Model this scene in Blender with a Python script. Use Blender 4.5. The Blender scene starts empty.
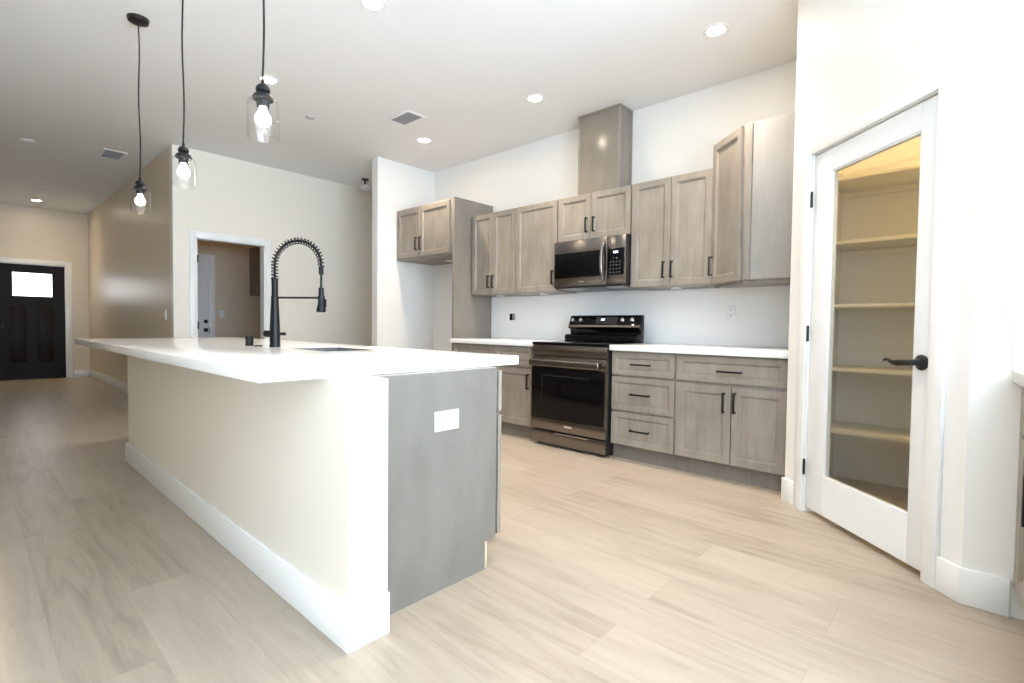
import bpy, bmesh, math, random
from mathutils import Vector, Matrix
random.seed(4)
S = bpy.context.scene
COL = S.collection

# ------------------------------------------------------------------ camera
F_PX, YAW, PITCH, ROLL, CAM_H = 503.9, math.radians(47.481), math.radians(1.781), math.radians(0.653), 1.0553
_F = Vector((math.sin(YAW)*math.cos(PITCH), math.cos(YAW)*math.cos(PITCH), -math.sin(PITCH)))
_R = Vector((math.cos(YAW), -math.sin(YAW), 0))
_U = _R.cross(_F)
_R2 = _R*math.cos(ROLL) + _U*math.sin(ROLL)
_U2 = -_R*math.sin(ROLL) + _U*math.cos(ROLL)
cam = bpy.data.cameras.new('camera')
cam.sensor_fit = 'HORIZONTAL'; cam.sensor_width = 36.0
cam.lens = 36.0*F_PX/1024.0
cam.clip_start = 0.02
camo = bpy.data.objects.new('camera', cam); COL.objects.link(camo)
camo.matrix_world = Matrix(((_R2.x, _U2.x, -_F.x, 0), (_R2.y, _U2.y, -_F.y, 0), (_R2.z, _U2.z, -_F.z, CAM_H), (0, 0, 0, 1)))
S.camera = camo

# ------------------------------------------------------------------ world, daylight, exposure
S.view_settings.view_transform = 'Standard'
S.view_settings.look = 'None'
S.view_settings.gamma = 1.0
S.view_settings.use_curve_mapping = False
S.view_settings.exposure = 0.93
w = bpy.data.worlds.new('daylight'); S.world = w; w.use_nodes = True
bg = w.node_tree.nodes['Background']
bg.inputs[0].default_value = (0.80, 0.90, 1.0, 1); bg.inputs[1].default_value = 1.0

def area(name, loc, rot, sx, sy, power, color):
    l = bpy.data.lights.new(name, 'AREA'); l.shape = 'RECTANGLE'; l.size = sx; l.size_y = sy
    l.energy = power; l.color = color
    o = bpy.data.objects.new(name, l); COL.objects.link(o)
    o.location = loc; o.rotation_euler = rot
    return o
# daylight coming in through the sliding door behind the camera and an added left window
area('slider_daylight', (0.3, -3.58, 1.25), (math.radians(161), 0, 0), 4.4, 2.2, 540, (0.66, 0.82, 1.0))  # faced upward to brighten the ceiling
area('added_window_fill', (-4.97, -2.0, 1.45), (math.radians(100), 0, math.radians(-75)), 2.2, 1.6, 60, (0.70, 0.85, 1.0))  # unseen source, added to light the pantry door from the left

# ------------------------------------------------------------------ materials
def mat(name, color, rough=0.5, metal=0.0, spec=0.5, coat=0.0):
    m = bpy.data.materials.new(name); m.use_nodes = True
    b = m.node_tree.nodes['Principled BSDF']
    b.inputs['Base Color'].default_value = (*color, 1)
    b.inputs['Roughness'].default_value = rough
    b.inputs['Metallic'].default_value = metal
    b.inputs['Specular IOR Level'].default_value = spec
    b.inputs['Coat Weight'].default_value = coat
    return m
def nd(m, t, **kw):
    n = m.node_tree.nodes.new(t)
    for k, v in kw.items(): setattr(n, k, v)
    return n
def lk(m, a, b): m.node_tree.links.new(a, b)
def bsdf(m): return m.node_tree.nodes['Principled BSDF']
def add_bump(m, scale, strength, dist=0.002, detail=4):
    tc = nd(m, 'ShaderNodeTexCoord'); no = nd(m, 'ShaderNodeTexNoise'); bu = nd(m, 'ShaderNodeBump')
    no.inputs['Scale'].default_value = scale; no.inputs['Detail'].default_value = detail
    bu.inputs['Strength'].default_value = strength; bu.inputs['Distance'].default_value = dist
    lk(m, tc.outputs['Object'], no.inputs['Vector']); lk(m, no.outputs['Fac'], bu.inputs['Height'])
    lk(m, bu.outputs['Normal'], bsdf(m).inputs['Normal'])
def emis(name, color, strength):
    m = bpy.data.materials.new(name); m.use_nodes = True
    nt = m.node_tree; nt.nodes.remove(nt.nodes['Principled BSDF'])
    e = nt.nodes.new('ShaderNodeEmission'); e.inputs[0].default_value = (*color, 1); e.inputs[1].default_value = strength
    nt.links.new(e.outputs[0], nt.nodes['Material Output'].inputs[0])
    return m
def thin_glass(name, tint, gloss_rough=0.02, ior=1.5, haze=0.0):
    m = bpy.data.materials.new(name); m.use_nodes = True
    nt = m.node_tree; nt.nodes.remove(nt.nodes['Principled BSDF'])
    t = nt.nodes.new('ShaderNodeBsdfTransparent'); t.inputs[0].default_value = (*tint, 1)
    g = nt.nodes.new('ShaderNodeBsdfGlossy'); g.inputs['Roughness'].default_value = gloss_rough
    lw = nt.nodes.new('ShaderNodeLayerWeight'); lw.inputs['Blend'].default_value = 0.5
    pw = nt.nodes.new('ShaderNodeMath'); pw.operation = 'POWER'; pw.inputs[1].default_value = 4.0
    nt.links.new(lw.outputs['Facing'], pw.inputs[0])
    f = nt.nodes.new('ShaderNodeMath'); f.operation = 'MULTIPLY_ADD'; f.inputs[1].default_value = 0.8; f.inputs[2].default_value = (ior-1)**2/(ior+1)**2
    nt.links.new(pw.outputs[0], f.inputs[0])
    mx = nt.nodes.new('ShaderNodeMixShader')
    nt.links.new(f.outputs[0], mx.inputs[0]); nt.links.new(t.outputs[0], mx.inputs[1]); nt.links.new(g.outputs[0], mx.inputs[2])
    nt.links.new(mx.outputs[0], nt.nodes['Material Output'].inputs[0])
    if haze > 0:      # part of the light is bent by the ribs of the pane
        rf = nt.nodes.new('ShaderNodeBsdfRefraction'); rf.inputs[0].default_value = (*tint, 1); rf.inputs['IOR'].default_value = 1.25; rf.inputs['Roughness'].default_value = 0.0
        m2 = nt.nodes.new('ShaderNodeMixShader'); m2.inputs[0].default_value = haze
        nt.links.new(t.outputs[0], m2.inputs[1]); nt.links.new(rf.outputs[0], m2.inputs[2]); nt.links.new(m2.outputs[0], mx.inputs[1])
    return m

M = {}
M['wall'] = mat('wall_paint', (0.85, 0.795, 0.705), 0.38, spec=0.4); add_bump(M['wall'], 90, 0.12, 0.002)
M['hall'] = mat('shade_toned_hall_paint', (0.74, 0.64, 0.50), 0.36, spec=0.4); add_bump(M['hall'], 90, 0.12, 0.002)  # wall paint darkened and warmed: dim hall light put into the colour
M['white_wall'] = mat('white_wall_paint', (0.85, 0.835, 0.81), 0.45, spec=0.4); add_bump(M['white_wall'], 90, 0.12, 0.002)
M['ceiling'] = mat('ceiling_paint', (0.87, 0.87, 0.87), 0.8); add_bump(M['ceiling'], 70, 0.15, 0.002)
M['trim'] = mat('white_trim_paint', (0.86, 0.86, 0.85), 0.3)
M['door_white'] = mat('white_door_paint', (0.84, 0.85, 0.86), 0.3)
M['quartz'] = mat('white_quartz', (0.86, 0.86, 0.86), 0.12)
M['black'] = mat('matte_black_metal', (0.008, 0.008, 0.009), 0.42, spec=0.3)
M['faucet'] = mat('satin_black_metal', (0.007, 0.007, 0.009), 0.36, spec=0.28)
M['bronze'] = mat('dark_bronze', (0.03, 0.026, 0.025), 0.3, metal=0.6)
M['steel'] = mat('brushed_steel', (0.55, 0.55, 0.56), 0.25, metal=1.0)
M['dark_steel'] = mat('black_stainless_steel', (0.24, 0.22, 0.21), 0.22, metal=1.0)
M['gloss_black'] = mat('black_glass', (0.003, 0.003, 0.0035), 0.05, spec=0.18)
M['plastic_black'] = mat('black_plastic', (0.012, 0.012, 0.013), 0.35)
M['plastic_white'] = mat('white_plastic', (0.85, 0.86, 0.88), 0.3)
M['shelf'] = mat('shelf_paint', (0.86, 0.82, 0.72), 0.4)
M['vent_grey'] = mat('vent_shadow_grey', (0.36, 0.36, 0.38), 0.6)
M['chrome'] = mat('polished_chrome', (0.8, 0.8, 0.82), 0.1, metal=1.0)
M['ply'] = mat('raw_plywood_edge', (0.62, 0.50, 0.36), 0.6)
M['dark_door'] = mat('espresso_door_paint', (0.009, 0.005, 0.004), 0.5, spec=0.2)
M['button'] = mat('grey_print', (0.09, 0.09, 0.095), 0.5)
M['can_lens'] = emis('downlight_lens', (1.0, 0.84, 0.62), 90)
M['bulb'] = emis('bulb_glow', (1.0, 0.94, 0.87), 7)
M['lcd'] = emis('blue_white_display', (0.45, 0.6, 1.0), 2.2)
M['pantry_glow'] = emis('pantry_lamp_lens', (1.0, 0.68, 0.30), 60)
M['room_glow'] = emis('laundry_fill_lens', (1.0, 0.50, 0.18), 6)
M['shade_glass'] = thin_glass('clear_shade_glass', (0.98, 0.98, 0.98), 0.03, 1.32)
M['pane'] = thin_glass('window_pane', (0.95, 0.97, 0.97), 0.02, 1.45)
M['reed'] = thin_glass('reeded_glass', (0.84, 0.87, 0.85), 0.10, 1.5, 0.15)

def wood(name, c0, c1, c2, rough=0.42, grain=(16, 16, 1.6)):
    m = mat(name, c1, rough, spec=0.4)
    tc = nd(m, 'ShaderNodeTexCoord'); mp = nd(m, 'ShaderNodeMapping'); mp.inputs['Scale'].default_value = grain
    n1 = nd(m, 'ShaderNodeTexNoise'); n1.inputs['Scale'].default_value = 2.2; n1.inputs['Detail'].default_value = 8; n1.inputs['Roughness'].default_value = 0.62
    mp2 = nd(m, 'ShaderNodeMapping'); mp2.inputs['Scale'].default_value = (5, 5, 2.2)
    n2 = nd(m, 'ShaderNodeTexNoise'); n2.inputs['Scale'].default_value = 1.6; n2.inputs['Detail'].default_value = 4
    lk(m, tc.outputs['Object'], mp.inputs['Vector']); lk(m, mp.outputs[0], n1.inputs['Vector'])
    lk(m, tc.outputs['Object'], mp2.inputs['Vector']); lk(m, mp2.outputs[0], n2.inputs['Vector'])
    mx = nd(m, 'ShaderNodeMix'); mx.data_type = 'FLOAT'; mx.inputs[0].default_value = 0.55
    lk(m, n1.outputs['Fac'], mx.inputs[2]); lk(m, n2.outputs['Fac'], mx.inputs[3])
    cr = nd(m, 'ShaderNodeValToRGB'); e = cr.color_ramp.elements
    e[0].position = 0.30; e[0].color = (*c0, 1); e[1].position = 0.72; e[1].color = (*c2, 1)
    x = e.new(0.5); x.color = (*c1, 1)
    lk(m, mx.outputs[0], cr.inputs[0]); lk(m, cr.outputs[0], bsdf(m).inputs['Base Color'])
    bu = nd(m, 'ShaderNodeBump'); bu.inputs['Strength'].default_value = 0.06; bu.inputs['Distance'].default_value = 0.001
    lk(m, n1.outputs['Fac'], bu.inputs['Height']); lk(m, bu.outputs[0], bsdf(m).inputs['Normal'])
    return m
M['wood'] = wood('grey_stained_maple', (0.215, 0.184, 0.152), (0.29, 0.252, 0.213), (0.36, 0.318, 0.274))
M['panel'] = wood('grey_stained_panel', (0.175, 0.158, 0.134), (0.20, 0.183, 0.157), (0.222, 0.205, 0.178), 0.32, (7, 7, 2.0))
M['cover'] = wood('grey_satin_panel', (0.225, 0.195, 0.165), (0.25, 0.22, 0.185), (0.275, 0.24, 0.205), 0.27)
M['side'] = wood('lit_tone_grey_panel', (0.33, 0.31, 0.285), (0.37, 0.35, 0.325), (0.41, 0.39, 0.365), 0.3)  # paler wood: light from the left put into the colour
M['toe'] = wood('grey_toe_kick', (0.16, 0.14, 0.12), (0.20, 0.175, 0.15), (0.23, 0.20, 0.175))

def floor_mat():
    m = mat('oak_vinyl_plank', (0.5, 0.42, 0.33), 0.34, spec=0.45)
    tc = nd(m, 'ShaderNodeTexCoord')
    mp = nd(m, 'ShaderNodeMapping'); mp.inputs['Rotation'].default_value = (0, 0, math.radians(90)); mp.inputs['Location'].default_value = (0.35, 0.13, 0)
    lk(m, tc.outputs['Object'], mp.inputs['Vector'])
    br = nd(m, 'ShaderNodeTexBrick'); br.offset = 0.37; br.offset_frequency = 2
    br.inputs['Color1'].default_value = (0.0, 0.0, 0.0, 1); br.inputs['Color2'].default_value = (1, 1, 1, 1)
    br.inputs['Mortar'].default_value = (0.35, 0.35, 0.35, 1)
    br.inputs['Scale'].default_value = 1.0; br.inputs['Brick Width'].default_value = 1.5; br.inputs['Row Height'].default_value = 0.228
    br.inputs['Mortar Size'].default_value = 0.0012; br.inputs['Mortar Smooth'].default_value = 0.2; br.inputs['Bias'].default_value = 0.0
    lk(m, mp.outputs[0], br.inputs['Vector'])
    # per plank shift of the grain
    sep = nd(m, 'ShaderNodeVectorMath'); sep.operation = 'MULTIPLY_ADD'
    lk(m, br.outputs['Color'], sep.inputs[0]); sep.inputs[1].default_value = (7, 13, 5); lk(m, tc.outputs['Object'], sep.inputs[2])
    g = nd(m, 'ShaderNodeMapping'); g.inputs['Scale'].default_value = (9, 0.9, 1); lk(m, sep.outputs[0], g.inputs['Vector'])
    n1 = nd(m, 'ShaderNodeTexNoise'); n1.inputs['Scale'].default_value = 1.5; n1.inputs['Detail'].default_value = 7; n1.inputs['Roughness'].default_value = 0.6; n1.inputs['Distortion'].default_value = 1.4
    lk(m, g.outputs[0], n1.inputs['Vector'])
    g2 = nd(m, 'ShaderNodeMapping'); g2.inputs['Scale'].default_value = (60, 3.0, 1); lk(m, sep.outputs[0], g2.inputs['Vector'])
    n2 = nd(m, 'ShaderNodeTexNoise'); n2.inputs['Scale'].default_value = 2.0; n2.inputs['Detail'].default_value = 5
    lk(m, g2.outputs[0], n2.inputs['Vector'])
    a = nd(m, 'ShaderNodeMath'); a.operation = 'MULTIPLY_ADD'; a.inputs[1].default_value = 0.20
    lk(m, br.outputs['Color'], a.inputs[0])
    b = nd(m, 'ShaderNodeMath'); b.operation = 'MULTIPLY_ADD'; b.inputs[1].default_value = 0.60
    lk(m, n1.outputs['Fac'], b.inputs[0]); lk(m, a.outputs[0], b.inputs[2])
    a.inputs[2].default_value = 0.035
    c = nd(m, 'ShaderNodeMath'); c.operation = 'MULTIPLY_ADD'; c.inputs[1].default_value = 0.14
    lk(m, n2.outputs['Fac'], c.inputs[0]); lk(m, b.outputs[0], c.inputs[2])
    cr = nd(m, 'ShaderNodeValToRGB'); e = cr.color_ramp.elements
    e[0].position = 0.22; e[0].color = (0.235, 0.185, 0.135, 1); e[1].position = 0.80; e[1].color = (0.505, 0.43, 0.345, 1)
    x = e.new(0.46); x.color = (0.39, 0.32, 0.248, 1)
    lk(m, c.outputs[0], cr.inputs[0])
    dk = nd(m, 'ShaderNodeMix'); dk.data_type = 'RGBA'; dk.inputs[7].default_value = (0.26, 0.20, 0.15, 1)
    fm = nd(m, 'ShaderNodeMath'); fm.operation = 'MULTIPLY'; fm.inputs[1].default_value = 0.28
    lk(m, br.outputs['Fac'], fm.inputs[0]); lk(m, fm.outputs[0], dk.inputs[0]); lk(m, cr.outputs[0], dk.inputs[6])
    lk(m, dk.outputs[2], bsdf(m).inputs['Base Color'])
    bu = nd(m, 'ShaderNodeBump'); bu.inputs['Strength'].default_value = 0.12; bu.inputs['Distance'].default_value = 0.001
    lk(m, n2.outputs['Fac'], bu.inputs['Height']); lk(m, bu.outputs[0], bsdf(m).inputs['Normal'])
    return m
M['floor'] = floor_mat()

# ------------------------------------------------------------------ mesh helpers
class MB:
    def __init__(self): self.bm = bmesh.new()
    def _merge(self, b, mi=0):
        vs = {}
        for v in b.verts: vs[v] = self.bm.verts.new(v.co)
        for f in b.faces:
            try:
                nf = self.bm.faces.new([vs[v] for v in f.verts]); nf.material_index = mi
            except ValueError: pass
        b.free()
    def box(self, a, b, bev=0.0, mi=0, seg=2, xf=None):
        t = bmesh.new(); bmesh.ops.create_cube(t, size=1)
        for v in t.verts:
            v.co = Vector([a[i] + (b[i]-a[i])*(v.co[i]+0.5) for i in range(3)])
        if bev > 0: bmesh.ops.bevel(t, geom=t.edges[:], offset=bev, segments=seg, affect='EDGES', profile=0.5)
        if xf is not None: t.transform(xf)
        self._merge(t, mi); return self
    def prism(self, pts, z0, z1, bev=0.0, mi=0, xf=None):
        t = bmesh.new()
        lo = [t.verts.new((x, y, z0)) for x, y in pts]; hi = [t.verts.new((x, y, z1)) for x, y in pts]
        t.faces.new(lo[::-1]); t.faces.new(hi)
        n = len(pts)
        for i in range(n): t.faces.new((lo[i], lo[(i+1) % n], hi[(i+1) % n], hi[i]))
        bmesh.ops.recalc_face_normals(t, faces=t.faces[:])
        if bev > 0: bmesh.ops.bevel(t, geom=t.edges[:], offset=bev, segments=2, affect='EDGES', profile=0.5)
        if xf is not None: t.transform(xf)
        self._merge(t, mi); return self
    def tube(self, pts, r, n=10, mi=0, caps=True, closed=False):
        pts = [Vector(p) for p in pts]; rs = r if isinstance(r, (list, tuple)) else [r]*len(pts)
        t = bmesh.new(); rings = []
        d0 = (pts[1]-pts[0]).normalized()
        ref = Vector((0, 0, 1)) if abs(d0.z) < 0.9 else Vector((1, 0, 0))
        u = d0.cross(ref).normalized()
        for i, p in enumerate(pts):
            if closed: d = (pts[(i+1) % len(pts)]-pts[i-1]).normalized()
            elif i == 0: d = d0
            elif i == len(pts)-1: d = (pts[i]-pts[i-1]).normalized()
            else:
                d = (pts[i+1]-pts[i-1])
                d = d.normalized() if d.length > 1e-9 else (pts[i+1]-pts[i]).normalized()
            u = (u - d*u.dot(d))
            u = u.normalized() if u.length > 1e-6 else d.orthogonal().normalized()
            v = d.cross(u)
            rings.append([t.verts.new(p + (u*math.cos(2*math.pi*k/n) + v*math.sin(2*math.pi*k/n))*rs[i]) for k in range(n)])
        m = len(rings)
        for i in range(m if closed else m-1):
            A, B = rings[i], rings[(i+1) % m]
            for k in range(n): t.faces.new((A[k], A[(k+1) % n], B[(k+1) % n], B[k]))
        if caps and not closed: t.faces.new(rings[0][::-1]); t.faces.new(rings[-1])
        bmesh.ops.recalc_face_normals(t, faces=t.faces[:])
        self._merge(t, mi); return self
    def lathe(self, prof, n=24, mi=0, xf=None, close=False):
        """profile of (radius, z) spun round z; close joins the last point to the first"""
        t = bmesh.new(); rings = []
        for r, z in prof:
            if r < 1e-6: rings.append([t.verts.new((0, 0, z))])
            else: rings.append([t.verts.new((r*math.cos(2*math.pi*k/n), r*math.sin(2*math.pi*k/n), z)) for k in range(n)])
        pairs = list(zip(rings, rings[1:]))
        if close: pairs.append((rings[-1], rings[0]))
        for A, B in pairs:
            for k in range(n):
                a0, a1 = A[k % len(A)], A[(k+1) % len(A)]; b0, b1 = B[k % len(B)], B[(k+1) % len(B)]
                f = [a0]
                for v in (a1, b1, b0):
                    if v not in f: f.append(v)
                if len(f) > 2:
                    try: t.faces.new(f)
                    except ValueError: pass
        bmesh.ops.recalc_face_normals(t, faces=t.faces[:])
        if xf is not None: t.transform(xf)
        self._merge(t, mi); return self
    def shaker(self, x0, x1, z0, z1, y0=0.0, t=0.02, rail=0.062, xf=None):
        """frame door: front at y0, thickness t towards +y, panel sunk behind a moulded inner edge"""
        steps = [(0.0, y0+t), (0.0, y0+0.002), (0.002, y0), (rail-0.012, y0), (rail-0.009, y0+0.0035), (rail-0.005, y0+0.0045), (rail+0.002, y0+0.0135), (rail+0.004, y0+0.0135), (rail+0.006, y0+0.0115)]
        b = bmesh.new(); rings = []
        for d, y in steps:
            rings.append([b.verts.new((x, y, z)) for x, z in ((x0+d, z0+d), (x1-d, z0+d), (x1-d, z1-d), (x0+d, z1-d))])
        for A, B in zip(rings, rings[1:]):
            for k in range(4): b.faces.new((A[k], A[(k+1) % 4], B[(k+1) % 4], B[k]))
        b.faces.new(rings[-1]); b.faces.new(rings[0][::-1])
        bmesh.ops.recalc_face_normals(b, faces=b.faces[:])
        if xf is not None: b.transform(xf)
        self._merge(b); return self
    def obj(self, name, mats, parent=None, loc=(0, 0, 0), smooth=True, ang=35):
        me = bpy.data.meshes.new(name); self.bm.to_mesh(me); self.bm.free()
        for m in (mats if isinstance(mats, (list, tuple)) else [mats]): me.materials.append(m)
        if smooth:
            me.polygons.foreach_set('use_smooth', [True]*len(me.polygons))
            me.set_sharp_from_angle(angle=math.radians(ang))
        o = bpy.data.objects.new(name, me); COL.objects.link(o); o.location = loc
        if parent is not None: o.parent = parent
        return o

def thing(name, label, cat, loc=(0, 0, 0), rz=0.0, group=None):
    o = bpy.data.objects.new(name, None); COL.objects.link(o)
    o.empty_display_size = 0.1; o.location = loc; o.rotation_euler = (0, 0, rz)
    return tag(o, label, cat, group)
def tag(o, label, cat, group=None):
    o['label'] = label; o['category'] = cat
    if group: o['group'] = group
    return o
def struct(o, label=None, cat=None):
    o['kind'] = 'structure'
    if label: o['label'] = label
    if cat: o['category'] = cat
    return o
def sbox(name, a, b, m, label, cat='wall', bev=0.0):
    """one structural box with its own origin at its base"""
    c = Vector(((a[0]+b[0])/2, (a[1]+b[1])/2, a[2]))
    mb = MB().box(Vector(a)-c, Vector(b)-c, bev)
    return struct(mb.obj(name, m, loc=c, smooth=bev > 0), label, cat)
def sboxes(name, boxes, m, label, cat='wall'):
    mb = MB()
    for a, b in boxes: mb.box(a, b)
    return struct(mb.obj(name, m, smooth=False), label, cat)

# ------------------------------------------------------------------ measures of the place
H = 3.061                      # ceiling
WX = 4.241                     # range wall
P0 = Vector((3.4181, 0.8364)); PA = 0.7752
PD = Vector((-math.sin(PA), -math.cos(PA)))        # along the angled pantry wall, towards the camera
P1 = P0 + PD*1.1588
PANTRY_RZ = math.atan2(PD.y, PD.x)
YF, YL, XH = 12.394, 6.74, 1.63
R90 = math.radians(90)

# ------------------------------------------------------------------ the setting: shell
sbox('floor', (-5.1, -3.6, -0.06), (4.36, 12.6, 0), M['floor'], 'light oak plank floor running down the hall', 'floor')
sbox('ceiling', (-5.1, -3.7, H), (4.36, 12.6, H+0.1), M['ceiling'], 'flat white ceiling with recessed lights', 'ceiling')
sbox('wall_kitchen', (WX, -1.1, 0), (WX+0.12, 9.1, H), M['white_wall'], 'white wall behind the range and grey cabinets')
sbox('wall_alcove', (3.386, 5.315, 0), (WX, 5.435, H), M['white_wall'], 'white wall stub beside the fridge alcove')
sboxes('wall_laundry', [((XH, YL, 0), (1.862, YL+0.12, H)), ((2.637, YL, 0), (WX, YL+0.12, H)), ((1.862, YL, 2.05), (2.637, YL+0.12, H))], M['wall'], 'cream wall with the open laundry doorway')
sbox('wall_hall', (XH, YL+0.12, 0), (XH+0.12, YF+0.12, H), M['hall'], 'hallway wall with dim warm light in its colour, leading to the front door')
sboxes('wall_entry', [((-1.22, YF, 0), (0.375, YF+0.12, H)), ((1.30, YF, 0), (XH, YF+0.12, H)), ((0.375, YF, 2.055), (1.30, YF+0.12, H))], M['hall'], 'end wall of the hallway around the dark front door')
sbox('wall_hall_blocker', (-1.22, 0.8, 0), (-1.10, YF, H), M['hall'], 'unseen left hallway wall, brought forward to block daylight')  # unseen; lengthened to keep daylight out of the hall
sbox('wall_living_blocker', (-5.0, 0.8, 0), (-1.22, 0.92, H), M['wall'], 'unseen living area wall placed to shade the left floor')  # unseen; set here so the left floor falls in shade
sboxes('wall_left', [((-5.12, -3.6, 0), (-5.0, -3.2, H)), ((-5.12, -0.8, 0), (-5.0, 0.92, H)), ((-5.12, -3.2, 0), (-5.0, -0.8, 0.6)), ((-5.12, -3.2, 2.3), (-5.0, -0.8, H))], M['wall'], 'left wall of the living area with an added window opening')
sboxes('wall_back', [((-5.12, -3.72, 0), (-2.0, -3.6, H)), ((2.55, -3.72, 0), (2.727, -3.6, H)), ((-2.0, -3.72, 2.4), (2.55, -3.6, H))], M['wall'], 'wall behind the camera with a sliding door')
sbox('wall_right', (P1.x, -3.6, 0), (P1.x+0.12, P1.y, H), M['white_wall'], 'bright white wall at the right beside the pantry')
sbox('wall_pantry_return', (P0.x+0.09, P0.y-0.116, 0), (WX, P0.y, H), M['white_wall'], 'short pantry wall ending the cabinet run')
sbox('wall_pantry_end', (P1.x+0.12, -1.1, 0), (WX, -0.98, H), M['white_wall'], 'end wall inside the pantry')
DL, DR, DT = 0.197, 0.988, 2.038
def pantry_xf(): return Matrix.Translation((P0.x, P0.y, 0)) @ Matrix.Rotation(PANTRY_RZ, 4, 'Z')
mb = MB()
mb.prism([(0, 0), (DL, 0), (DL, 0.116), (0.116, 0.116)], 0, H); mb.box((DR, 0, 0), (1.1588, 0.116, H)); mb.box((DL, 0, DT), (DR, 0.116, H))
o = mb.obj('wall_pantry', M['white_wall'], smooth=False); o.location = (P0.x, P0.y, 0); o.rotation_euler = (0, 0, PANTRY_RZ)
struct(o, 'angled white corner wall holding the pantry door', 'wall')
# laundry room shell beyond the doorway
sbox('wall_laundry_back', (XH+0.12, 9.0, 0), (WX, 9.1, H), M['hall'], 'dim back wall of the laundry room')  # darker hall tone stands in for the dimness of this room

# baseboards
def bboard(name, a, b, label): return sbox(name, a, b, M['trim'], label, 'baseboard', 0.003)
bboard('baseboard_hall', (XH-0.015, YL+0.02, 0), (XH, YF, 0.14), 'white baseboard along the hallway wall')
bboard('baseboard_entry', (1.39, YF-0.015, 0), (XH-0.015, YF, 0.14), 'white baseboard right of the front door')
bboard('baseboard_laundry', (XH-0.015, YL-0.015, 0), (1.785, YL, 0.14), 'white baseboard left of the laundry doorway')
bboard('baseboard_passage', (2.73, YL-0.015, 0), (WX, YL, 0.14), 'white baseboard right of the laundry doorway')
bboard('baseboard_right', (P1.x-0.015, -0.125, 0), (P1.x, P1.y+0.006, 0.14), 'white baseboard below the bright right wall')
def ppart(name, boxes, m, label, cat, bev=0.003, kids=None):
    mb = MB()
    for a, b in boxes: mb.box(a, b, bev)
    o = mb.obj(name, m, loc=(P0.x, P0.y, 0)); o.rotation_euler = (0, 0, PANTRY_RZ)
    return struct(o, label, cat)
ppart('baseboard_pantry', [((-0.012, -0.015, 0), (0.115, 0, 0.14))], M['trim'], 'short white baseboard left of the pantry door', 'baseboard')
ppart('baseboard_corner', [((1.062, -0.015, 0), (1.1648, 0, 0.14))], M['trim'], 'short white baseboard right of the pantry door', 'baseboard')
# casings
ppart('trim_1', [((0.115, -0.018, 0), (DL-0.012, 0, 2.105)), ((DR+0.006, -0.018, 0), (1.062, 0, 2.105)), ((DL-0.012, -0.018, DT+0.006), (DR+0.006, 0, 2.105)), ((DL-0.012, -0.006, 0), (DL-0.002, 0.03, DT+0.006)), ((DR+0.002, -0.002, 0), (DR+0.006, 0.03, DT+0.006))], M['trim'], 'white casing around the pantry door', 'door casing')
def casing(name, x0, x1, z1, y, wd, label, depth=0.12):
    mb = MB()
    mb.box((x0-wd, y-0.018, 0), (x0, y, z1+wd), 0.003); mb.box((x1, y-0.018, 0), (x1+wd, y, z1+wd), 0.003); mb.box((x0, y-0.018, z1), (x1, y, z1+wd), 0.003)
    mb.box((x0-0.001, y-0.002, 0), (x0+0.012, y+depth+0.004, z1)); mb.box((x1-0.012, y-0.002, 0), (x1+0.001, y+depth+0.004, z1)); mb.box((x0, y-0.002, z1-0.012), (x1, y+depth+0.004, z1+0.001))
    return struct(mb.obj(name, M['trim']), label, 'door casing')
tr2 = casing('trim_2', 1.862, 2.637, 2.05, YL, 0.07, 'white casing around the open laundry doorway')
for z in (0.30, 1.02, 1.80):
    MB().box((1.870, YL-0.0225, z-0.045), (1.880, YL+0.002, z+0.045), 0.001).obj('hinge', M['bronze'], tr2)
casing('trim_3', 0.375, 1.30, 2.055, YF, 0.085, 'white casing around the dark front door')
casing('trim_4', 1.89, 2.667, 2.05, 9.0, 0.08, 'white casing around the laundry room door', -0.004)
# openings behind the camera
def frame_window(name, axis, a0, a1, z0, z1, c, label, muls):
    mb = MB(); t = 0.06
    def bx(u0, u1, w0, w1):
        if axis == 'x': mb.box((u0, c-0.05, w0), (u1, c+0.05, w1), 0.004)
        else: mb.box((c-0.05, u0, w0), (c+0.05, u1, w1), 0.004)
    bx(a0, a0+t, z0, z1); bx(a1-t, a1, z0, z1); bx(a0+t, a1-t, z0, z0+t); bx(a0+t, a1-t, z1-t, z1)
    for m in muls: bx(m-0.035, m+0.035, z0+t, z1-t)
    o = struct(mb.obj(name, M['trim']), label, 'window')
    g = MB()
    if axis == 'x': g.box((a0+t, c-0.004, z0+t), (a1-t, c+0.004, z1-t))
    else: g.box((c-0.004, a0+t, z0+t), (c+0.004, a1-t, z1-t))
    g.obj('pane', M['pane'], o, smooth=False)
frame_window('window_1', 'x', -2.0, 2.55, 0.0, 2.4, -3.66, 'wide sliding glass door behind the camera', (0.28,))
frame_window('added_window', 'y', -3.2, -0.8, 0.6, 2.3, -5.06, 'unseen white framed window added to light the pantry door', (-2.0,))  # unseen opening, added to go with the left fill light

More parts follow.
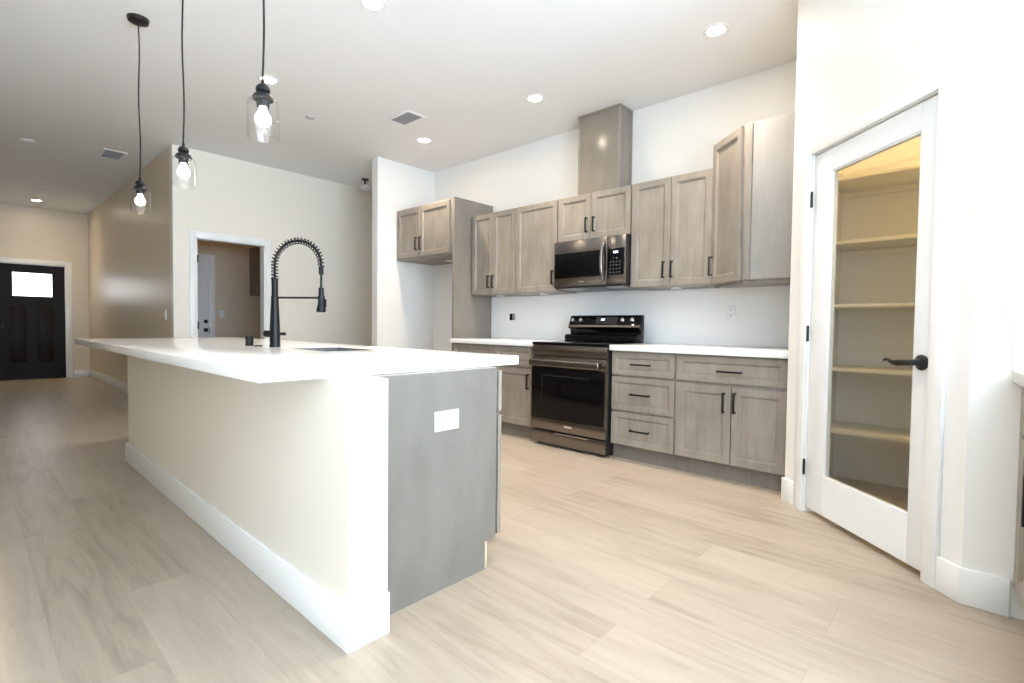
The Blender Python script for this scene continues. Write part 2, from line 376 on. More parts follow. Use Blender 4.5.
# ------------------------------------------------------------------ front door (dark, glass light at the top)
d = struct(thing('door_1', 'dark brown panelled front door with a bright top window', 'door', (0.385, YF+0.02, 0.012)))
dw, dh = 0.905, 2.03
mb = MB(); gx0, gx1, gz0, gz1 = 0.215, 0.73, 1.475, 1.885
def door_frame(mb, w_, h_, openings, y0, y1):
    """slab with rectangular openings, cut as a grid"""
    xs = sorted({0, w_, *[v for o_ in openings for v in o_[:2]]}); zs = sorted({0, h_, *[v for o_ in openings for v in o_[2:]]})
    for i in range(len(xs)-1):
        for k in range(len(zs)-1):
            cx_, cz_ = (xs[i]+xs[i+1])/2, (zs[k]+zs[k+1])/2
            if any(a < cx_ < b and c_ < cz_ < e for a, b, c_, e in openings): continue
            mb.box((xs[i], y0, zs[k]), (xs[i+1], y1, zs[k+1]))
pan = [(0.155, 0.40, 0.28, 1.32), (0.505, 0.75, 0.28, 1.32)]
door_frame(mb, dw, dh, [(gx0, gx1, gz0, gz1)]+pan, 0, 0.045)
for a, b, c_, e in pan:
    mb.box((a, 0.009, c_), (b, 0.035, e))
    mb.box((a+0.02, 0.002, c_+0.02), (b-0.02, 0.03, e-0.02), 0.005)
mb.obj('door_slab', M['dark_door'], d)
mb = MB()
for bx_ in (((gx0-0.02, -0.008, gz0-0.03), (gx1+0.02, 0.02, gz0)), ((gx0-0.02, -0.008, gz1), (gx1+0.02, 0.02, gz1+0.02)), ((gx0-0.02, -0.008, gz0), (gx0, 0.02, gz1)), ((gx1, -0.008, gz0), (gx1+0.02, 0.02, gz1))): mb.box(*bx_, 0.002)
mb.obj('glass_moulding', M['dark_door'], d)
M['frost'] = emis('daylit_frosted_glass', (0.93, 0.97, 1.0), 3.2)
MB().box((gx0, 0.015, gz0), (gx1, 0.025, gz1)).obj('glass_pane', M['frost'], d, smooth=False)
MB().box((-0.01, -0.02, -0.012), (dw+0.01, 0.10, 0.003), 0.002).obj('threshold', M['bronze'], d)
mb = MB().box((0.055, -0.022, 0.86), (0.10, 0, 1.02), 0.004); mb.tube([(0.078, -0.02, 0.90), (0.078, -0.055, 0.90), (0.10, -0.06, 0.90), (0.19, -0.06, 0.90)], 0.010, 10)
mb.obj('door_handle', M['black'], d)
mb = MB().lathe([(0, 0), (0.033, 0), (0.033, 0.012), (0.02, 0.02), (0, 0.02)], 20, xf=Matrix.Translation((0.078, 0, 1.12)) @ Matrix.Rotation(R90, 4, 'X'))
mb.obj('deadbolt', M['black'], d)
for z in (0.2, 1.0, 1.8):
    MB().box((dw-0.004, -0.008, z-0.05), (dw+0.006, 0.01, z+0.05), 0.001).obj('hinge', M['bronze'], d)

# ------------------------------------------------------------------ pantry door (white, full reeded glass)
d = struct(thing('door_2', 'white pantry door with one full reeded glass panel', 'door', (P0.x, P0.y, 0), PANTRY_RZ))
g0, g1, gz0, gz1, Y0 = 0.338, 0.897, 0.240, 1.915, 0.004
mb = MB(); b0, b1, bz0, bz1 = DL+0.002, DR-0.002, 0.031, 2.033
mb.box((b0, Y0, bz0), (g0, Y0+0.036, bz1), 0.0015); mb.box((g1, Y0, bz0), (b1, Y0+0.036, bz1), 0.0015)
mb.box((g0, Y0, bz0), (g1, Y0+0.036, gz0), 0.0); mb.box((g0, Y0, gz1), (g1, Y0+0.036, bz1), 0.0)
mb.obj('door_frame', M['door_white'], d)
mb = MB(); t = 0.010
for bx_ in (((g0, Y0+0.003, gz0), (g0+t, Y0+0.033, gz1)), ((g1-t*0.6, Y0+0.003, gz0), (g1, Y0+0.033, gz1)), ((g0+t, Y0+0.003, gz0), (g1-t*0.6, Y0+0.033, gz0+t)), ((g0+t, Y0+0.003, gz1-t), (g1-t*0.6, Y0+0.033, gz1))): mb.box(*bx_, 0.004)
mb.obj('glass_bead', M['door_white'], d)
b = bmesh.new(); n = 56*6; fr, bk = [], []
for i in range(n+1):
    x = g0+t + (g1-t*0.6-g0-t)*i/n; y = Y0+0.009 - 0.0014*abs(math.sin(math.pi*i/6))
    fr.append([b.verts.new((x, y, z)) for z in (gz0+t, gz1-t)]); bk.append([b.verts.new((x, Y0+0.013, z)) for z in (gz0+t, gz1-t)])
for i in range(n):
    b.faces.new((fr[i][0], fr[i+1][0], fr[i+1][1], fr[i][1]))
me = MB(); me._merge(b); me.obj('glass_pane', M['reed'], d, ang=60)
for z0, z1 in ((1.749, 1.834), (0.988, 1.074), (0.219, 0.305)):
    mb = MB().box((DL-0.018, Y0-0.014, z0), (DL-0.001, Y0-0.008, z1), 0.001)
    mb.tube([(DL-0.002, Y0-0.012, z0-0.002), (DL-0.002, Y0-0.012, z1+0.002)], 0.006, 8)
    mb.obj('hinge', M['bronze'], d)
h = MB().lathe([(0, 0), (0.033, 0), (0.034, 0.006), (0.028, 0.012), (0.018, 0.016), (0.013, 0.03), (0.013, 0.05), (0, 0.052)], 28, xf=Matrix.Translation((0.944, Y0, 0.919)) @ Matrix.Rotation(R90, 4, 'X'))
pts = [(0.955, 0.917), (0.935, 0.917), (0.90, 0.915), (0.88, 0.913), (0.86, 0.912), (0.84, 0.916), (0.828, 0.923), (0.815, 0.925), (0.806, 0.922), (0.80, 0.918)]
h.tube([(x, Y0-0.055, z) for x, z in pts], [0.011, 0.012, 0.013, 0.0145, 0.0115, 0.0085, 0.007, 0.0065, 0.006, 0.0035], 12)
h.obj('lever_handle', M['black'], d)
MB().box((DR-0.004, -0.0015, 0.87), (DR+0.0015, 0.012, 0.965)).obj('strike_plate', M['bronze'], d)

# ------------------------------------------------------------------ laundry room door
d = struct(thing('door_3', 'pale closed door at the back of the dim laundry room', 'door', (1.895, 8.985, 0.012)))
mb = MB(); pn = [(0.12, 0.35, 0.22, 0.95), (0.42, 0.65, 0.22, 0.95), (0.12, 0.35, 1.10, 1.90), (0.42, 0.65, 1.10, 1.90)]
door_frame(mb, 0.767, 2.03, pn, 0, 0.013)
for a, b_, c_, e in pn: mb.box((a, 0.006, c_), (b_, 0.013, e)); mb.box((a+0.03, 0.002, c_+0.03), (b_-0.03, 0.012, e-0.03), 0.003)
mb.obj('door_slab', M['door_white'], d)
for nm, z, r in (('door_knob', 0.922, 0.033), ('deadbolt', 1.057, 0.030)):
    MB().lathe([(0, 0), (r, 0), (r, 0.01), (0.014, 0.016), (0.014, 0.035) if nm == 'door_knob' else (0.022, 0.022), (0.027, 0.042) if nm == 'door_knob' else (0.018, 0.026), (0, 0.06) if nm == 'door_knob' else (0, 0.026)], 20, xf=Matrix.Translation((0.713, 0, z)) @ Matrix.Rotation(R90, 4, 'X')).obj(nm, M['black'], d)
MB().box((0.762, -0.003, 0.87), (0.770, 0.008, 0.97)).obj('strike_plate', M['bronze'], d)

# ------------------------------------------------------------------ cabinet builders (local x right, y into the wall, z up)
def pull(parent, x, z, ln, vertical, y=0.0, name='pull'):
    mb = MB(); hl = ln/2; s = 0.0065; st = 0.028
    if vertical:
        mb.box((x-s, y-st-0.008, z-hl), (x+s, y-st+0.004, z+hl), 0.0015)
        for e in (-1, 1): mb.box((x-s, y-st+0.002, z+e*(hl-0.006)-0.006), (x+s, y, z+e*(hl-0.006)+0.006), 0.001)
    else:
        mb.box((x-hl, y-st-0.006, z-s), (x+hl, y-st+0.004, z+s), 0.0015)
        for e in (-1, 1): mb.box((x+e*(hl-0.006)-0.006, y-st+0.002, z-s), (x+e*(hl-0.006)+0.006, y, z+s), 0.001)
    return mb.obj(name, M['black'], parent)
def door(root, x0, x1, z0, z1, px=None, pz=None, pl=0.135, rail=0.062, name='door', vertical=True):
    o = MB().shaker(x0, x1, z0, z1, 0.0, 0.02, rail).obj(name, M['wood'], root, ang=25)
    if px is not None: pull(o, px, pz, pl, vertical)
    return o
def carcass(root, x0, x1, z0, z1, depth, m=None):
    return MB().box((x0, 0.0205, z0), (x1, depth, z1), 0.0015).obj('carcass', m or M['wood'], root)
def toe(root, x0, x1, y0, depth, z1=0.115):
    return MB().box((x0, y0, 0), (x1, depth, z1)).obj('toe_kick', M['toe'], root, smooth=False)

FX = 3.5216; BD = WX-FX-0.002
# drawer base right of the range
def yx(y_left, y): return y_left - y
yl = 2.143
c = thing('drawer_cabinet', 'grey base cabinet with three drawers right of the range', 'cabinet', (FX, yl, 0), -R90)
carcass(c, 0.0, 0.543, 0.115, 0.868, BD); toe(c, 0, 0.543, 0.055, BD)
for z0, z1, pz in ((0.679, 0.856, 0.766), (0.398, 0.661, 0.532), (0.122, 0.380, 0.248)):
    o = door(c, 0.006, 0.532, z0, z1, rail=0.05, name='drawer'); pull(o, 0.262, pz, 0.16, False)
# wide base cabinet
yl = 1.600
c = thing('base_cabinet', 'grey base cabinet with one wide drawer over two doors', 'cabinet', (FX, yl, 0), -R90)
carcass(c, 0.0, 0.757, 0.115, 0.868, BD); toe(c, 0, 0.757, 0.055, BD)
o = door(c, 0.006, 0.738, 0.677, 0.856, rail=0.05, name='drawer'); pull(o, 0.384, 0.758, 0.165, False)
door(c, 0.006, 0.394, 0.122, 0.655, 0.350, 0.545, 0.14)
door(c, 0.400, 0.738, 0.122, 0.655, 0.421, 0.550, 0.14)
# two base cabinets left of the range
LX = 3.54; LD = WX-LX-0.002
c = thing('base_cabinet', 'grey base cabinet with drawer over door touching the left of the range', 'cabinet', (LX, 3.49, 0), -R90)
carcass(c, 0.0, 0.545, 0.115, 0.868, LD); toe(c, 0, 0.545, 0.055, LD)
door(c, 0.006, 0.49, 0.677, 0.856, rail=0.05, name='drawer')
door(c, 0.006, 0.49, 0.122, 0.655, 0.458, 0.54, 0.14)
c = thing('base_cabinet', 'grey base cabinet against the tall fridge panel, half hidden by the island', 'cabinet', (LX, 4.105, 0), -R90)
carcass(c, 0.0, 0.614, 0.115, 0.868, LD); toe(c, 0, 0.614, 0.055, LD)
door(c, 0.006, 0.608, 0.677, 0.856, rail=0.05, name='drawer')
door(c, 0.006, 0.608, 0.122, 0.655, 0.05, 0.54, 0.14)

# worktops on the range wall
mb = MB().box((3.4814, 0.8394, 0.8695), (WX-0.001, 2.140, 0.914), 0.003)
tag(mb.obj('countertop', M['quartz']), 'white quartz countertop right of the range', 'countertop')
mb = MB().prism([(3.495, 2.938), (WX-0.001, 2.938), (WX-0.001, 4.212), (3.66, 4.212), (3.495, 4.105)], 0.8695, 0.914, 0.003)
tag(mb.obj('countertop', M['quartz']), 'white quartz countertop left of the range', 'countertop')
# full height splash
mb = MB().box((WX-0.013, 0.840, 0.9145), (WX-0.0005, 4.212, 1.384))
tag(mb.obj('backsplash', M['quartz'], smooth=False), 'plain white slab backsplash behind the range and counters', 'backsplash')

# wall cabinets
UX = 3.891; UD = WX-UX-0.002
def upper(label, y_left, y_right, z0, z1, doors, name='wall_cabinet'):
    wdt = y_left-y_right
    c = thing(name, label, 'cabinet', (UX, y_left, z0), -R90)
    carcass(c, 0, wdt, 0.0, z1-z0, UD)
    for x0, x1, px, pz in doors: door(c, x0, x1, 0.004, z1-z0-0.003, px, pz-z0, 0.135)
    return c, wdt
c, _ = upper('grey wall cabinet with two narrow doors beside the tall fridge panel', 4.199, 3.535, 1.394, 2.279, [(0.004, 0.328, 0.280, 1.532), (0.332, 0.660, 0.350, 1.532)])
MB().box((0.24, 0.16, -0.012), (0.30, 0.22, 0.001), 0.002).obj('under_light', M['plastic_white'], c)
c, _ = upper('grey wall cabinet with one wide door left of the microwave', 3.533, 2.995, 1.394, 2.279, [(0.004, 0.534, 0.497, 1.53)])
MB().box((0.20, 0.16, -0.012), (0.26, 0.22, 0.001), 0.002).obj('under_light', M['plastic_white'], c)
upper('short grey two door cabinet above the microwave', 2.992, 2.200, 1.857, 2.279, [(0.012, 0.379, 0.342, 1.988), (0.384, 0.786, 0.420, 1.986)])
c, _ = upper('grey two door wall cabinet right of the microwave', 2.197, 1.503, 1.394, 2.279, [(0.004, 0.355, 0.309, 1.528), (0.360, 0.690, 0.378, 1.528)])
MB().box((0.30, 0.16, -0.012), (0.36, 0.22, 0.001), 0.002).obj('under_light', M['plastic_white'], c)

# diagonal corner cabinet
c = thing('corner_cabinet', 'tall grey corner wall cabinet with an angled door next to the pantry', 'cabinet', (0, 0, 0))
A, B = Vector((3.911, 1.497)), Vector((3.631, 1.186))
mb = MB().prism([(WX-0.002, 1.501), (3.925, 1.501), (A.x+0.014, A.y), (B.x, B.y), (3.631, 0.842), (WX-0.002, 0.842)], 1.385, 2.450, 0.0015)
mb.obj('carcass', M['wood'], c)
dv = (B-A).normalized(); ang = math.atan2(dv.y, dv.x); ln = (B-A).length
xf = Matrix.Translation((A.x, A.y, 0)) @ Matrix.Rotation(ang, 4, 'Z')
nrm = Vector((dv.y, -dv.x))
o = MB().shaker(0.004, ln-0.022, 1.392, 2.444, -0.021, 0.02, 0.062, xf=xf).obj('door', M['wood'], c, ang=25)
mb = MB()
mb.box((0.026, -0.055, 1.455), (0.036, -0.045, 1.60), 0.0015, xf=xf)
for z in (1.461, 1.594): mb.box((0.026, -0.046, z-0.006), (0.036, -0.021, z+0.006), 0.001, xf=xf)
mb.obj('pull', M['black'], o)
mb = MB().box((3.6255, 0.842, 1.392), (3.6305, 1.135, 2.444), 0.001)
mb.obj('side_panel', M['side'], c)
mb = MB().box((3.622, 1.140, 1.392), (3.6305, 1.184, 2.444), 0.002)
mb.obj('face_frame_stile', M['wood'], c)
mb = MB().box((3.640, 0.842, 1.362), (3.660, 1.180, 1.385), 0.001); mb.box((0.01, 0.01, 1.362), (ln-0.01, 0.03, 1.385), 0.001, xf=xf)
mb.obj('light_rail', M['toe'], c)

# cabinet over the fridge space and its tall end panel
c = thing('fridge_cabinet', 'deep two door grey cabinet over the empty fridge space', 'cabinet', (3.646, 5.312, 1.841), -R90)
carcass(c, 0, 1.066, 0, 0.6166, WX-3.646-0.002)
door(c, 0.03, 0.472, 0.02, 0.595, 0.425, 0.17, 0.15); door(c, 0.477, 1.008, 0.02, 0.595, 0.505, 0.17, 0.15)
MB().box((0.55, 0.33, -0.012), (0.63, 0.41, 0.001), 0.004).obj('under_light', M['plastic_white'], c)
mb = MB().box((3.646, 4.215, 0), (WX-0.002, 4.245, 2.4576), 0.0015)
o = mb.obj('end_panel', M['cover']); tag(o, 'tall grey panel closing the right of the fridge space', 'cabinet panel')

# duct cover above the microwave cabinet
c = thing('duct_cover', 'grey boxed duct cover rising from above the microwave to the ceiling', 'duct cover', (4.014, 2.8485, 2.2795), -R90)
hw, hd, hh = 0.4539, WX-4.014-0.002, H-2.2795-0.001
MB().box((0.004, 0.004, 0), (hw-0.004, hd, hh), 0.001).obj('panel', M['cover'], c)
for x0, x1 in ((0, 0.018), (hw-0.022, hw)):
    MB().box((x0, 0, 0), (x1, 0.022, hh), 0.003).obj('corner_moulding', M['wood'], c)
mb = MB().box((-0.002, -0.003, hh-0.022), (hw+0.002, 0.02, hh), 0.003); mb.box((hw-0.016, 0.02, hh-0.022), (hw+0.002, hd, hh), 0.003)
mb.obj('top_moulding', M['cover'], c)
MB().box((hw-0.014, hd-0.018, 0), (hw, hd, hh-0.022), 0.002).obj('scribe_moulding', M['wood'], c)

# ------------------------------------------------------------------ over the range microwave
MWX = 3.84
c = thing('microwave', 'dark steel microwave mounted under the short cabinet over the range', 'microwave', (MWX, 2.988, 1.415), -R90)
mw, mh = 0.786, 0.440
mb = MB().prism([(0.022, 0), (0.40, -0.012), (0.40, mh), (0.022, mh)], 0, mw, 0.002, xf=Matrix(((0, 0, 1, 0), (1, 0, 0, 0), (0, 1, 0, 0), (0, 0, 0, 1))))
mb.obj('body', M['plastic_black'], c)
mb = MB().box((0.002, 0.0, 0.012), (0.588, 0.022, mh-0.002), 0.005)
dr = mb.obj('door', M['dark_steel'], c)
mb = MB().box((0.012, -0.003, 0.092), (0.522, 0.004, 0.325), 0.002); mb.obj('window', M['gloss_black'], dr)
mb = MB().box((0.591, 0.0, 0.012), (0.775, 0.022, mh-0.002), 0.005); cp = mb.obj('control_panel', M['dark_steel'], c)
MB().box((0.596, -0.003, 0.092), (0.758, 0.004, 0.325), 0.002).obj('control_glass', M['gloss_black'], cp)
MB().box((0.655, -0.0045, 0.282), (0.700, -0.002, 0.300)).obj('display', M['lcd'], cp, smooth=False)
mb = MB()
for r in range(5):
    for k in range(4):
        if r < 4 or k in (1, 2): mb.box((0.622+k*0.030, -0.0045, 0.110+r*0.031), (0.634+k*0.030, -0.002, 0.122+r*0.031))
mb.obj('keypad', M['button'], cp, smooth=False)
pts = [(0.560, -0.004 - 0.048*math.sin(math.pi*min(1, max(0, i/12))) ** 0.6, 0.045+0.345*i/12) for i in range(13)]
mb = MB().tube(pts, [0.011]+[0.016]*11+[0.011], 12); mb.obj('handle', M['steel'] if False else M['dark_steel'], dr)
MB().box((0.285, -0.0012, 0.048), (0.345, 0.001, 0.058)).obj('badge', M['chrome'], dr, smooth=False)
for x0 in (0.07, 0.57):
    mb = MB().box((x0-0.01, 0.04, -0.006), (x0+0.15, 0.31, 0.0))
    for k in range(9): mb.box((x0+k*0.016, 0.05, -0.012), (x0+0.008+k*0.016, 0.30, -0.004))
    mb.obj('filter_grille', M['vent_grey'], c, smooth=False)

# ------------------------------------------------------------------ range
RX, RY, RW = 3.46, 2.925, 0.776
c = thing('range', 'black and dark steel electric range with a raised back panel', 'range', (RX, RY, 0), -R90)
MB().box((0.003, 0.03, 0.03), (RW-0.003, 0.755, 0.895), 0.002).obj('body', M['plastic_black'], c)
mb = MB().box((0, 0.0, 0.894), (RW, 0.755, 0.917), 0.004)
o = mb.obj('cooktop', M['gloss_black'], c)
for bx_, by_, r in ((0.20, 0.20, 0.11), (0.57, 0.20, 0.09), (0.20, 0.45, 0.08), (0.57, 0.45, 0.11)):
    MB().lathe([(r-0.003, 0.9168), (r, 0.9172), (r, 0.9168)], 40, xf=Matrix.Translation((bx_, by_, 0))).obj('burner_ring', M['button'], o)
mb = MB().box((0.004, 0.004, 0.800), (RW-0.004, 0.03, 0.892), 0.003); fp = mb.obj('front_band', M['dark_steel'], c)
mb = MB().box((0.035, 0.001, 0.822), (RW-0.075, 0.006, 0.872), 0.002); mb.obj('band_inset', M['steel'] if False else M['dark_steel'], fp)
# oven door
mb = MB().box((0.002, 0.0, 0.700), (RW-0.002, 0.035, 0.790), 0.004); mb.box((0.002, 0.0, 0.148), (RW-0.002, 0.035, 0.246), 0.004); mb.box((RW-0.016, 0.0, 0.246), (RW-0.002, 0.035, 0.700))
dr = mb.obj('oven_door', M['dark_steel'], c)
MB().box((0.002, -0.003, 0.247), (RW-0.020, 0.033, 0.700), 0.003).obj('oven_glass', M['gloss_black'], dr)
mb = MB().box((0.115, -0.0036, 0.36), (0.123, -0.0030, 0.63)); mb.box((0.115, -0.0036, 0.622), (0.62, -0.0030, 0.63))
mb.obj('inner_window', M['plastic_black'], dr, smooth=False)
mb = MB().box((0.008, -0.060, 0.708), (RW-0.045, -0.030, 0.766), 0.010, seg=4)
for x in (0.05, RW-0.09): mb.box((x-0.02, -0.034, 0.72), (x+0.02, 0.002, 0.756), 0.004)
mb.obj('door_handle', M['dark_steel'], dr)
MB().box((0.365, -0.0015, 0.190), (0.445, 0.001, 0.208)).obj('badge', M['chrome'], dr, smooth=False)
mb = MB().box((0.003, 0.0, 0.026), (RW-0.003, 0.03, 0.136), 0.004); dw_ = mb.obj('storage_drawer', M['dark_steel'], c)
MB().box((0.27, -0.006, 0.124), (0.62, 0.004, 0.132), 0.002).obj('drawer_lip', M['chrome'], dw_)
for x in (0.05, RW-0.05):
    for y in (0.07, 0.68): MB().lathe([(0, 0), (0.02, 0), (0.016, 0.03), (0, 0.03)], 12, xf=Matrix.Translation((x, y, 0))).obj('foot', M['plastic_black'], c)
# raised back panel: profile in (y, z)
prof = [(0.635, 0.917), (0.635, 1.164), (0.605, 1.164), (0.590, 1.158), (0.542, 1.052), (0.550, 1.036), (0.578, 1.030), (0.582, 0.985), (0.510, 0.982), (0.492, 0.970), (0.488, 0.917)]
X0, X1 = -0.002, RW-0.014
mb = MB().prism(prof, X0, X1, 0.002, xf=Matrix(((0, 0, 1, 0), (1, 0, 0, 0), (0, 1, 0, 0), (0, 0, 0, 1))))
bp = mb.obj('back_panel', M['gloss_black'], c)
# the inclined control face
fa, fb = Vector((0.542, 1.052)), Vector((0.590, 1.158)); tv = (fb-fa).normalized(); nv = Vector((-tv.y, tv.x))
face = Matrix(((1, 0, 0, 0), (0, tv.x, -nv.x, fa.x), (0, tv.y, -nv.y, fa.y), (0, 0, 0, 1)))  # local z goes into the panel
for x in (0.048, 0.140, 0.592, 0.690):
    mb = MB().lathe([(0, -0.030), (0.015, -0.030), (0.019, -0.026), (0.021, 0.0), (0, 0.0)], 20, xf=Matrix.Translation((0, 0, 0)) @ face @ Matrix.Translation((x, 0.066, 0)))
    kb = mb.obj('knob', M['steel'], bp)
mb = MB().box((0.30, 0.030, -0.002), (0.53, 0.104, 0.001), xf=face); mb.obj('control_glass', M['plastic_black'], bp, smooth=False)
MB().box((0.355, 0.068, -0.0035), (0.392, 0.086, -0.001), xf=face).obj('display', M['lcd'], bp, smooth=False)
mb = MB().box((0.002, 0.001, -0.0025), (0.27, 0.020, 0.001), xf=face); mb.box((0.27, 0.001, -0.0025), (RW-0.012, 0.020, 0.001), xf=face)
mb.obj('trim_strip', M['dark_steel'], bp, smooth=False)
mb = MB().tube([(-0.004, 0.525, 0.948), (0.07, 0.525, 0.948)], 0.034, 20); mb.obj('vent_cap', M['plastic_black'], bp)

# ------------------------------------------------------------------ island
IX0, IX1, IY0, IY1 = 0.5998, 1.7883, 1.595, 5.246
c = thing('kitchen_island', 'long white and grey kitchen island under the white counter', 'island', (0.83, 1.460, 0))
def L(p): return (p[0]-0.83, p[1]-1.46, p[2])
mb = MB()
# half wall with softly rounded corners
r = 0.022; x0, x1, y0, y1 = 0.0, 0.143, 0.0, 3.220
pts = []
for cx_, cy_, a0 in ((x0+r, y0+r, 180), (x1, y0, None), (x1, y1, None), (x0+r, y1-r, 90)):
    if a0 is None: pts.append((cx_, cy_))
    else:
        for k in range(7):
            a = math.radians(a0 + 90*k/6); pts.append((cx_+r*math.cos(a), cy_+r*math.sin(a)))
mb.prism(pts, 0, 0.8715); mb.obj('half_wall', M['wall'], c)
mb = MB(); bt = 0.016
mb.box((-bt, -bt, 0), (0, 3.220+bt, 0.141), 0.003); mb.box((0, -bt, 0), (0.143, 0, 0.141), 0.003); mb.box((0, 3.220, 0), (0.143, 3.220+bt, 0.141), 0.003)
mb.obj('baseboard', M['trim'], c)
mb = MB().prism([(0.144, 0), (0.684, 0), (0.684, 0.125), (0.747, 0.125), (0.747, 0.8715), (0.144, 0.8715)], 0.075, 0.094, xf=Matrix(((1, 0, 0, 0), (0, 0, 1, 0), (0, 1, 0, 0), (0, 0, 0, 1))))
mb.obj('end_panel', M['panel'], c, smooth=False)
mb = MB().box((0.144, 0.094, 0.125), (0.768, 3.20, 0.25)); mb.box((0.144, 0.094, 0.25), (0.768, 0.90, 0.8715)); mb.box((0.144, 1.45, 0.25), (0.768, 3.20, 0.8715)); mb.box((0.144, 0.90, 0.25), (0.36, 1.45, 0.8715)); mb.box((0.750, 0.90, 0.25), (0.768, 1.45, 0.8715))
mb.obj('carcass', M['wood'], c, smooth=False)
MB().box((0.144, 0.094, 0), (0.676, 3.20, 0.125)).obj('toe_kick', M['toe'], c, smooth=False)
MB().box((0.688, 0.076, 0), (0.700, 0.30, 0.118), 0.002).obj('toe_kick_edge', M['ply'], c)['label'] = 'raw pale edge of the toe kick board'
xfi = Matrix.Translation((0.788-0.021, 0, 0))
ys = [0.080, 0.70, 1.32, 1.94, 2.56, 3.18]
ROT = Matrix(((0, -1, 0, 0.790), (1, 0, 0, 0), (0, 0, 1, 0), (0, 0, 0, 1)))     # local x -> +y, outward -> +x
for i in range(5):
    a, b_ = ys[i]+0.003, ys[i+1]-0.003
    for nm, z0, z1 in (('drawer', 0.679, 0.856), ('door', 0.128, 0.660)):
        o = MB().shaker(a, b_, z0, z1, 0.0, 0.0205, 0.055, xf=ROT).obj(nm, M['wood'], c, ang=25)
        mb = MB()
        if nm == 'drawer':
            m_ = (a+b_)/2; mb.box((m_-0.08, -0.034, 0.762), (m_+0.08, -0.024, 0.772), 0.0015, xf=ROT)
            for e in (-0.074, 0.074): mb.box((m_+e-0.006, -0.026, 0.762), (m_+e+0.006, 0, 0.772), xf=ROT)
        else:
            m_ = b_-0.04; mb.box((m_-0.005, -0.034, 0.475), (m_+0.005, -0.024, 0.615), 0.0015, xf=ROT)
            for z in (0.481, 0.609): mb.box((m_-0.005, -0.026, z-0.006), (m_+0.005, 0, z+0.006), xf=ROT)
        mb.obj('pull', M['black'], o)

# island worktop with the sink cut-out
SX0, SX1, SY0, SY1 = 1.245, 1.545, 2.43, 2.86
b = bmesh.new()
def rect(z, x0, y0, x1, y1): return [b.verts.new(p) for p in ((x0, y0, z), (x1, y0, z), (x1, y1, z), (x0, y1, z))]
zt, zb = 0.914, 0.8725
ot, it, ob_, ib_ = rect(zt, IX0, IY0, IX1, IY1), rect(zt, SX0, SY0, SX1, SY1), rect(zb, IX0, IY0, IX1, IY1), rect(zb, SX0, SY0, SX1, SY1)
for k in range(4):
    j = (k+1) % 4
    b.faces.new((ot[k], ot[j], it[j], it[k])); b.faces.new((ob_[j], ob_[k], ib_[k], ib_[j]))
    b.faces.new((ot[j], ot[k], ob_[k], ob_[j])); b.faces.new((it[k], it[j], ib_[j], ib_[k]))
bmesh.ops.recalc_face_normals(b, faces=b.faces[:])
bmesh.ops.bevel(b, geom=[e for e in b.edges if len(e.link_faces) == 2 and e.calc_face_angle(0) > 1], offset=0.0025, segments=2, affect='EDGES', profile=0.5)
mb = MB(); mb._merge(b)
tag(mb.obj('countertop', M['quartz']), 'large white quartz countertop of the island', 'countertop')
# undermount sink
c = thing('kitchen_sink', 'steel undermount sink set into the island counter', 'sink', (SX0, SY0, 0.665))
b = bmesh.new(); sw, sl, sd = SX1-SX0, SY1-SY0, 0.2065
def rr(z, e): return [b.verts.new(p) for p in ((-e, -e, z), (sw+e, -e, z), (sw+e, sl+e, z), (-e, sl+e, z))]
sd = 0.2480
A, B_, C_ = rr(sd, -0.0005), rr(sd, -0.0030), rr(0.0, -0.012)
D_, E_ = rr(-0.003, -0.006), rr(sd-0.012, -0.0005)
for p, q in ((A, B_), (B_, C_), (A, E_), (E_, D_)):
    for k in range(4): b.faces.new((p[k], p[(k+1) % 4], q[(k+1) % 4], q[k]))
b.faces.new(C_); b.faces.new(D_[::-1])
bmesh.ops.recalc_face_normals(b, faces=b.faces[:])
mb = MB(); mb._merge(b); mb.obj('basin', mat('sink_steel', (0.22, 0.22, 0.225), 0.3, metal=1.0), c)
MB().lathe([(0, 0.001), (0.02, 0.001), (0.04, 0.004), (0.045, 0.001)], 20, xf=Matrix.Translation((sw/2, sl/2, 0))).obj('drain', M['chrome'], c)

# faucet, black spring pull-down
FP = Vector((1.249, 3.049, 0.9142)); FD = Vector((0.6, -0.8, 0))
c = thing('kitchen_faucet', 'tall black spring neck faucet standing by the island sink', 'faucet', FP, math.atan2(FD.y, FD.x))
mb = MB().lathe([(0, 0), (0.031, 0), (0.031, 0.004), (0.029, 0.012), (0.0285, 0.08), (0.0265, 0.15), (0.0225, 0.24), (0.021, 0.275), (0.0215, 0.29), (0.0205, 0.295), (0.0205, 0.30), (0.018, 0.305), (0.018, 0.395), (0.020, 0.40), (0.020, 0.405), (0, 0.405)], 28)
mb.obj('post', M['faucet'], c)
reach, RR = 0.286, 0.143; zc_ = 0.483
path = [Vector((0, 0, 0.40+0.083*i/8)) for i in range(9)]
for i in range(1, 33):
    a = math.pi*(1-i/32); path.append(Vector((RR+RR*math.cos(a), 0, zc_+RR*math.sin(a)*0.99)))
path.append(Vector((reach, 0, zc_-0.012)))
mb = MB().tube(path, 0.007, 10); mb.obj('hose', M['faucet'], c)
